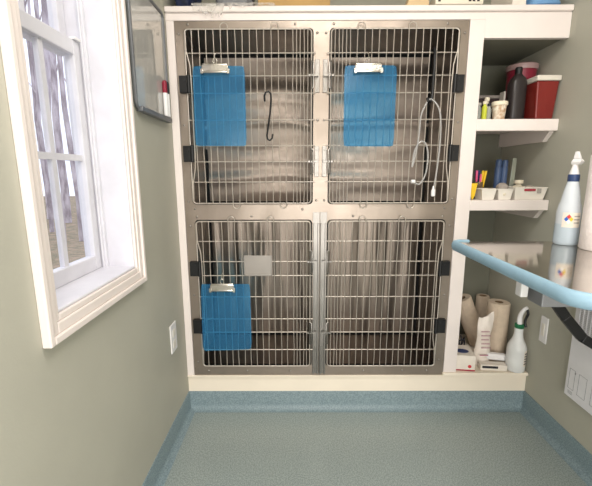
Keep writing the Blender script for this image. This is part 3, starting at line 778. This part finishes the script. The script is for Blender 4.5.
tag(MB().box(1.5215, 1.5265, .075, .11, S1+.0005, S1+.12).build('card_packet', M['cream'], bevel=.001), 'thin cream packet standing between the dark bottle and red bin', 'packet')

# ------------------------------------------------------------------ second shelf (z 1.043)
S2 = 1.0435
for x0, x1, lb in ((1.339, 1.405, 'small white open bin beside the pen cup'), (1.413, 1.481, 'small white open bin beside the labelled tray')):
    t = thing('small_bin', lb, 'bin', ((x0+x1)/2, .06, S2), 'small white bins on the second shelf')
    MB().tray((x0+.007, x1-.007, .018, .085), (x0, x1, .012, .092), S2, S2+.050, .002, .003).build('bin', M['bin'], t, bevel=.001)
    b = MB(); rnd = random.Random(int(x0*1000))
    for k in range(7):
        T = at(x0+.02+rnd.random()*.028, .028+k*.008, S2+.024+rnd.random()*.012, rnd.random()*3)
        b.lathe([(.004, -.016), (.007, -.014), (.007, .012), (.004, .016)], 8, T @ Matrix.Rotation(PI/2, 4, 'Y'))
    b.build('contents', M['cream'], t, smooth=True)['kind'] = 'stuff'
ty = thing('white_tray', 'long white tray with a red label on the second shelf', 'tray', (1.56, .07, S2))
MB().tray((1.494, 1.622, .018, .135), (1.487, 1.632, .010, .145), S2, S2+.056, .002, .002).build('tray', M['bin'], ty, bevel=.001)
MB().box(1.528, 1.578, .0082, .0098, S2+.040, S2+.049).build('red_label', M['redlabel'], ty)
MB().box(1.586, 1.604, .0084, .010, S2+.030, S2+.050).build('grey_label', M['greylabel'], ty)
tp = thing('tape_roll', 'roll of white tape standing in the labelled tray', 'tape', (1.527, .05, S2+.003))
MB().lathe([(.014, -.012), (.030, -.012), (.030, .012), (.014, .012)], 28, at(1.524, .055, S2+.034) @ Matrix.Rotation(PI/2, 4, 'X') @ Matrix.Rotation(.3, 4, 'Y'), ring=True).build('tape', M['cream'], tp, smooth=True)
tag(MB().lathe([(.017, 0), (.019, .002), (.019, .05), (.012, .06), (.012, .066), (.020, .068), (.020, .084)], 20, at(1.555, .105, S2+.003)).build('white_jar', M['cream'], smooth=True), 'small cream jar standing in the labelled tray', 'jar')
cot = MB(); cot.lathe([(.004, .02), (.018, .022), (.026, .034), (.024, .050), (.012, .060), (.003, .062)], 16, at(1.452, .055, S2+.014))
o = cot.build('crumpled_wrap', M['cotton'], smooth=True, sub=1); tag(o, 'crumpled grey wrap in the bin beside the labelled tray', 'wrap')
o.modifiers.new('d', 'DISPLACE').strength = .010
tx = bpy.data.textures.new('crumple', 'CLOUDS'); tx.noise_scale = .02; o.modifiers['d'].texture = tx
cr = MB().lathe([(.003, .02), (.016, .022), (.022, .034), (.016, .046), (.003, .050)], 14, at(1.597, .09, S2+.012))
o = cr.build('clear_packet', M['wrap'], smooth=True, sub=1); tag(o, 'crumpled clear packet at the right end of the labelled tray', 'packet')
m_ = o.modifiers.new('d', 'DISPLACE'); m_.strength = .010; m_.texture = tx
pc = thing('pen_cup', 'smoky cup holding coloured pens at the left end of the second shelf', 'cup', (1.325, .075, S2))
MB().lathe([(.024, 0), (.026, .003), (.030, .078), (.0285, .078), (.0245, .005), (0, .005)], 24, at(1.378, .135, S2)).build('cup', M['pencup'], pc, smooth=True)
PENS = [(1.352, .128, .02, .10, 'pink', 'pink pen leaning farthest left in the cup'), (1.368, .128, .02, -.14, 'yellow', 'yellow pen leaning right in the cup'),
        (1.358, .142, -.02, .08, 'bluepen', 'dark blue pen upright in the cup'), (1.376, .138, .04, -.26, 'orange', 'orange pen leaning farthest right in the cup'),
        (1.361, .118, .03, -.02, 'pink', 'short pink pen at the front of the cup'), (1.372, .150, -.04, -.05, 'bluepen', 'dark blue pen at the back of the cup'),
        (1.374, .124, .03, -.20, 'yellow', 'second yellow pen, nearest the orange one in the cup')]
for k, (x, y_, rx_, ry_, mk_, lb) in enumerate(PENS):
    t = thing('pen', lb, 'pen', (x, y_, S2+.006), 'pens in the cup')
    x += .016; T = at(x, y_, S2+.007, 0, -ry_, rx_); L_ = .125 if k != 4 else .108
    MB().lathe([(.0035, 0), (.0045, .004), (.0045, L_*.66)], 10, T).build('barrel', M[mk_], t, smooth=True)
    MB().lathe([(.0056, L_*.66), (.0056, L_*.97), (.004, L_)], 10, T).build('cap', M[mk_], t, smooth=True)
hl = MB().frustum((1.300, 1.318, .030, .036), (1.296, 1.326, .030, .036), S2+.020, S2+.074).frustum((1.306, 1.309, .030, .036), (1.300, 1.318, .030, .036), S2+.0005, S2+.020)
tag(hl.build('yellow_tag', M['yellow'], bevel=.001), 'yellow wedge-shaped tag in front of the pen cup', 'tag')
for x, y_, r, h, m, lb in ((1.498, .19, .0155, .185, 'bluetube', 'tall slate blue bottle at the back of the second shelf, left one'), (1.526, .185, .0150, .182, 'bluetube', 'tall slate blue bottle beside the pale packet on the second shelf')):
    t = thing('slim_bottle', lb, 'bottle', (x, y_, S2), 'slim blue bottles on the second shelf')
    MB().lathe([(r*.9, 0), (r, .003), (r, h*.78), (r*.8, h*.82)], 18, at(x, y_, S2)).build('bottle', M[m], t, smooth=True)
    MB().lathe([(r*.92, h*.82), (r*.92, h*.97), (r*.7, h)], 18, at(x, y_, S2)).build('cap', M[m], t, smooth=True)
pk = MB().frustum((-.013, .013, -.004, .004), (-.012, .012, -.002, .002), 0, .19, at(1.556, .17, S2+.0008, .3, 0, .05))
tag(pk.build('pale_packet', M['paletube'], bevel=.002), 'pale grey-green packet standing behind the labelled tray', 'packet')

# ------------------------------------------------------------------ bottom of the bay (z .2025)
S3 = .203
towel_roll('paper_towel_roll', 'tan paper towel roll standing upright on the floor of the shelf bay', 1.556, .165, S3, .053, .302, M['brownpaper'], None, 'tan paper towel rolls in the bay')
Tl = at(1.528, .278, S3+.024, 0) @ Matrix.Rotation(-.42, 4, 'Y')
towel_roll('paper_towel_roll', 'tan paper towel roll leaning left against the post in the shelf bay', 1.45, .22, S3, .049, .285, M['brownpaper'], Tl, 'tan paper towel rolls in the bay')
towel_roll('paper_towel_roll', 'small paper roll at the back of the shelf bay behind the leaning one', 1.580, .375, S3, .036, .265, M['brownpaper'], None, 'tan paper towel rolls in the bay')
bg = thing('plastic_bag', 'white printed plastic bag standing in front of the tan rolls', 'bag', (1.445, .085, S3))
nx, nz = 10, 16; vs = []; fs = []
for s_ in (-1, 1):
    for k in range(nz+1):
        v = k/nz
        for i in range(nx+1):
            u = i/nx
            w = .040+.004*math.sin(v*9)-.006*v; th = .030*(1-v)**.6*math.sin(PI*min(1, max(0, u)))**.6+.002
            xx = 1.447+(u-.5)*2*w+.006*v; zz = S3+.001+.255*v*(1-.05*math.sin(u*PI*1.3+.4)*v)
            if v > .9: zz += .012*u
            yy_ = .085+s_*th+.006*noise.noise(Vector((u*4, v*6, s_)))
            vs.append((xx, yy_, zz))
R = nx+1; off = R*(nz+1)
for s_ in (0, 1):
    for k in range(nz):
        for i in range(nx):
            a = s_*off+k*R+i; fs.append((a, a+1, a+R+1, a+R) if s_ == 0 else (a, a+R, a+R+1, a+1))
for k in range(nz):
    for i in (0, nx): a = k*R+i; fs.append((a, a+R, off+a+R, off+a))
for i in range(nx): fs.append((i, i+1, off+i+1, off+i)); a = nz*R+i; fs.append((a, off+a, off+a+1, a+1))
MB().add(vs, fs).build('bag', M['bagwhite'], bg, smooth=True)
q = MB()
q.box(1.420, 1.462, .0475, .0485, S3+.060, S3+.066)
for k in range(5): q.box(1.424, 1.470-.004*(k % 3), .0485+.003*k, .0495+.003*k, S3+.10+k*.020, S3+.104+k*.020)
q.build('print', M['purpleprint'], bg)
gb = thing('tissue_box', 'white carton with a dark oval opening at the left of the shelf bay floor', 'box', (1.338, .045, S3))
Tg = at(1.338, .055, S3+.0006, -.12)
MB().box(-.046, .046, -.05, .07, 0, .082, Tg).build('carton', M['box'], gb, bevel=.002)
MB().box(-.0462, .0462, -.0505, -.0498, .002, .009, Tg).build('red_band', M['redlabel'], gb)
MB().lathe([(.0085, 0), (.0085, .0008)], 16, Tg @ Matrix.Translation((.020, -.05, .026)) @ Matrix.Rotation(PI/2, 4, 'X')).build('red_dot', M['hazred'], gb)
MB().lathe([(.024, 0), (.024, .001)], 20, Tg @ Matrix.Translation((-.005, .0, .0822)) @ Matrix.Diagonal((1.3, .9, 1, 1))).build('opening', M['bluepen'], gb)
wc = thing('flat_carton', 'flat white carton with a black strip lying before the standing roll', 'carton', (1.485, .05, S3))
Tw = at(1.490, .032, S3+.0006, -.10)
MB().box(-.075, .050, -.025, .014, 0, .030, Tw).build('carton', M['box'], wc, bevel=.002)
MB().box(-.068, .006, -.0258, -.0248, .012, .024, Tw).build('black_strip', M['darkcap'], wc)
tag(MB().box(-.058, .062, -.016, .016, 0, .034, at(1.497, .072, S3+.030, -.06, 0, .10)).build('white_tube', M['whiteplastic'], bevel=.008, seg=3), 'white rounded tube lying on top of the flat carton', 'tube')
ck = MB()
for k in range(4):
    rnd = random.Random(k); P = [(1.315+.02*rnd.random(), .14+.02*k, S3+.006)]
    for j in range(5): P.append((1.32+.05*rnd.random()+.01*j, .14+.03*rnd.random()+.01*k, S3+.02+.09*rnd.random()))
    ck.tube(smooth_path(P), .004, 6)
tag(ck.build('dark_cables', M['darkcable'], smooth=True), 'tangle of dark cables behind the tissue carton', 'cables')

s2 = thing('spray_bottle', 'milky spray bottle with a green collar at the right end of the bay floor', 'spray bottle', (1.588, .03, S3))
T = at(1.586, .024, S3+.0005)
MB().lathe([(.038, 0), (.043, .004), (.0435, .012), (.0435, .112), (.042, .124), (.036, .140), (.028, .156), (.0225, .172), (.0195, .190), (.0195, .214), (.0195, .222)], 32, T).build('bottle', M['milky'], s2, smooth=True)
MB().lathe([(.020, .220), (.0215, .222), (.0215, .238), (.019, .24)], 24, T).build('collar', M['green'], s2, smooth=True)
hp = MB(); Th = T @ Matrix.Translation((0, 0, .24)) @ Matrix.Rotation(math.radians(-28), 4, 'Z')
P = smooth_path([(0, 0, 0), (-.002, 0, .03), (.002, -.004, .055), (.012, -.010, .078), (.024, -.014, .090)])
hp.tube([Th @ Vector(p) for p in P], .0125, 12, taper=.6)
hdd = hp.build('spray_head', M['whiteplastic'], s2, smooth=True)
trg = MB().tube([Th @ Vector(p) for p in smooth_path([(.022, -.012, .084), (.028, -.014, .06), (.022, -.012, .035), (.020, -.012, .015), (.026, -.014, -.006)])], .006, 8)
sub(trg, 'trigger', M['black'], hdd, smooth=True)
curved_label(T, .0437, -1.25, -.75, .035, .115, 'label', M['labelpaper'], s2)
lp = MB()
for k in range(5):
    vs = [T @ Vector((rr*math.cos(a), rr*math.sin(a), .045+k*.013+dz)) for a in (-1.2, -1.0, -.8) for rr in (.0444, .0449) for dz in (0, .006)]
    fs = []
    for i in range(2):
        for qd in ((0,1,5,4), (2,6,7,3), (0,4,6,2), (1,3,7,5)): fs.append(tuple(i*4+x for x in qd))
    lp.add(vs, fs)
lp.build('print_lines', M['darkcap'], s2)

# ------------------------------------------------------------------ things on top of the cabinet (z 1.850)
S4 = 1.8365
def blob(x0, x1, y0, y1, z0, z1, seed, amp=.012, n=14):
    vs = []; fs = []
    cx, cy_, cz = (x0+x1)/2, (y0+y1)/2, (z0+z1)/2
    for k in range(n+1):
        ph = -PI/2+PI*k/n
        for i in range(2*n):
            th = 2*PI*i/(2*n)
            c_ = lambda v, e: math.copysign(abs(v)**e, v)
            p = Vector((c_(math.cos(ph), .4)*c_(math.cos(th), .5), c_(math.cos(ph), .4)*c_(math.sin(th), .5), c_(math.sin(ph), .5)))
            d = noise.noise(p*2.3+Vector((seed, seed*2, 0)))*amp
            q = Vector((cx+p.x*((x1-x0)/2-amp+d), cy_+p.y*((y1-y0)/2-amp+d), cz+p.z*((z1-z0)/2-(0 if p.z < 0 else amp-d))))
            q.z = max(q.z, z0); vs.append(q)
    for k in range(n):
        for i in range(2*n):
            j = (i+1) % (2*n); fs.append((k*2*n+i, k*2*n+j, (k+1)*2*n+j, (k+1)*2*n+i))
    return MB().add(vs, fs)
tag(blob(XL+.01, .082, .0, .26, S4, S4+.20, 1.3).build('navy_bag', M['navy'], smooth=True), 'dark navy cloth bag on top of the cabinet in the left corner', 'bag')
tag(blob(.115, .325, .135, .34, S4, S4+.19, 4.1, .02).build('folded_blanket', M['greycloth'], smooth=True), 'folded grey blanket on top of the cabinet under clear film', 'blanket')
cb = thing('cardboard_box', 'tan cardboard box on top of the cabinet above the centre post', 'box', (.49, .18, S4))
MB().box(.335, .655, .135, .40, S4, S4+.22).build('carton', M['cardboard'], cb, bevel=.003)
MB().box(.470, .520, .1335, .4015, S4+.17, S4+.2215).build('tape', M['beige'], cb)
bo = thing('beige_stand', 'beige wooden block on top of the cabinet, left of the white device', 'block', (1.02, .05, S4))
MB().frustum((.955, 1.055, .01, .09), (.985, 1.05, .015, .085), S4, S4+.07).build('block', M['beige'], bo, bevel=.006)
dv = thing('white_device', 'flat ivory device with dark ports on the front edge of the cabinet', 'device', (1.17, .06, S4))
MB().box(1.072, 1.268, -.006, .12, S4+.004, S4+.040).build('body', M['device'], dv, bevel=.004)
for x in (1.088, 1.212, 1.228, 1.246): MB().box(x-.005, x+.005, -.0072, -.0055, S4+.014, S4+.024).build('port', M['black'], dv)
for x in (1.08, 1.24): MB().box(x, x+.02, .0, .11, S4, S4+.0045).build('foot', M['darkcap'], dv)
ctn = thing('white_carton', 'white carton on top of the cabinet beside the blue cloth bundle', 'carton', (1.45, .12, S4))
MB().box(1.405, 1.462, .03, .22, S4, S4+.16).build('carton', M['box'], ctn, bevel=.002)
MB().box(1.405, 1.462, .0292, .0302, S4+.05, S4+.07).build('grey_band', M['greylabel'], ctn)
tag(blob(1.465, 1.628, -.004, .25, S4, S4+.09, 7.7, .016).build('blue_cloth', M['bluebag'], smooth=True), 'sky blue cloth bundle on top of the cabinet in the right corner', 'cloth')
# clear film drooping over the front edge
nu, nv = 40, 26; vs = []; fs = []
for k in range(nv+1):
    v = k/nv
    for i in range(nu+1):
        u = i/nu
        x = .085+.33*u+.012*noise.noise(Vector((u*5, v*4, 3)))
        drop = .026+.045*math.exp(-((u-.28)/.16)**2)+.012*noise.noise(Vector((u*7, 1, 2)))
        drop *= max(.15, 1-u*.75)
        s_ = v*(.14+drop)
        if s_ < .14: yv = .12-s_; z = S4+.004+.03*(.14-s_)/.14*(1+noise.noise(Vector((u*6, s_*20, 0))))+.004
        else: yv = -.021-.004*noise.noise(Vector((u*9, v*9, 8))); z = S4+.006-(s_-.14)
        yv += .004*noise.noise(Vector((u*14, v*12, 5)))
        if yv > -.021 and z < S4+.003: z = S4+.003
        vs.append((x, min(yv, .12), z))
R = nu+1
for k in range(nv):
    for i in range(nu): a = k*R+i; fs.append((a, a+1, a+R+1, a+R))
tag(MB().add(vs, fs).build('plastic_film', M['film'], smooth=True), 'crinkled clear plastic film drooping over the cabinet top edge', 'plastic film')

# ------------------------------------------------------------------ light
def area(name, loc, rot, sx, sy, power, col):
    l = bpy.data.lights.new(name, 'AREA'); l.shape = 'RECTANGLE'; l.size = sx; l.size_y = sy; l.energy = power; l.color = col
    o = bpy.data.objects.new(name, l); COL.objects.link(o); o.location = loc; o.rotation_euler = rot; return o
area('ceiling_lamp', (.78, -1.25, 2.42), (0, 0, 0), .9, .5, 21, (1, .955, .915))
area('ceiling_fill_rear', (.78, -2.6, 2.42), (0, 0, 0), .9, .5, 22, (1, .955, .915))  # added fill on the camera side, no second lamp is known
area('doorway_light', (.8, -3.2, .85), (PI/2, 0, 0), 1.3, 1.5, 38, (1, .97, .95))  # added fill from behind the camera, not a known doorway
wd = bpy.data.worlds.new('sky'); SC.world = wd; wd.use_nodes = True
nt = wd.node_tree; bg_ = nt.nodes['Background']
gr = nt.nodes.new('ShaderNodeTexGradient'); tc = nt.nodes.new('ShaderNodeTexCoord'); mp = nt.nodes.new('ShaderNodeMapping')
mp.inputs['Rotation'].default_value = (0, PI/2, 0)
nt.links.new(tc.outputs['Generated'], mp.inputs['Vector']); nt.links.new(mp.outputs['Vector'], gr.inputs['Vector'])
rp = nt.nodes.new('ShaderNodeValToRGB'); rp.color_ramp.elements[0].color = (.86, .90, 1, 1); rp.color_ramp.elements[1].color = (.97, .97, 1, 1)
nt.links.new(gr.outputs['Fac'], rp.inputs['Fac']); nt.links.new(rp.outputs['Color'], bg_.inputs['Color'])
bg_.inputs['Strength'].default_value = 1.5

# ------------------------------------------------------------------ camera
F, PIT, YAW, ROL = 368.87, .187, -.003, -.003
cam = bpy.data.cameras.new('camera'); co = bpy.data.objects.new('camera', cam); COL.objects.link(co); SC.camera = co
cam.sensor_fit = 'HORIZONTAL'; cam.sensor_width = 36; cam.lens = 36*F/592; cam.clip_start = .02
fw = Vector((math.sin(YAW)*math.cos(PIT), math.cos(YAW)*math.cos(PIT), -math.sin(PIT)))
rt = Vector((math.cos(YAW), -math.sin(YAW), 0)); upv = rt.cross(fw)
r2 = rt*math.cos(ROL)-upv*math.sin(ROL)*-1*-1; 
r2 = (rt*math.cos(ROL)+upv*math.sin(ROL)); u2 = (upv*math.cos(ROL)-rt*math.sin(ROL))
Mx = Matrix(((r2.x, u2.x, -fw.x, .506), (r2.y, u2.y, -fw.y, -1.666), (r2.z, u2.z, -fw.z, 1.165), (0, 0, 0, 1)))
co.matrix_world = Mx
SC.view_settings.view_transform = 'Standard'; SC.view_settings.look = 'None'; SC.view_settings.exposure = 0
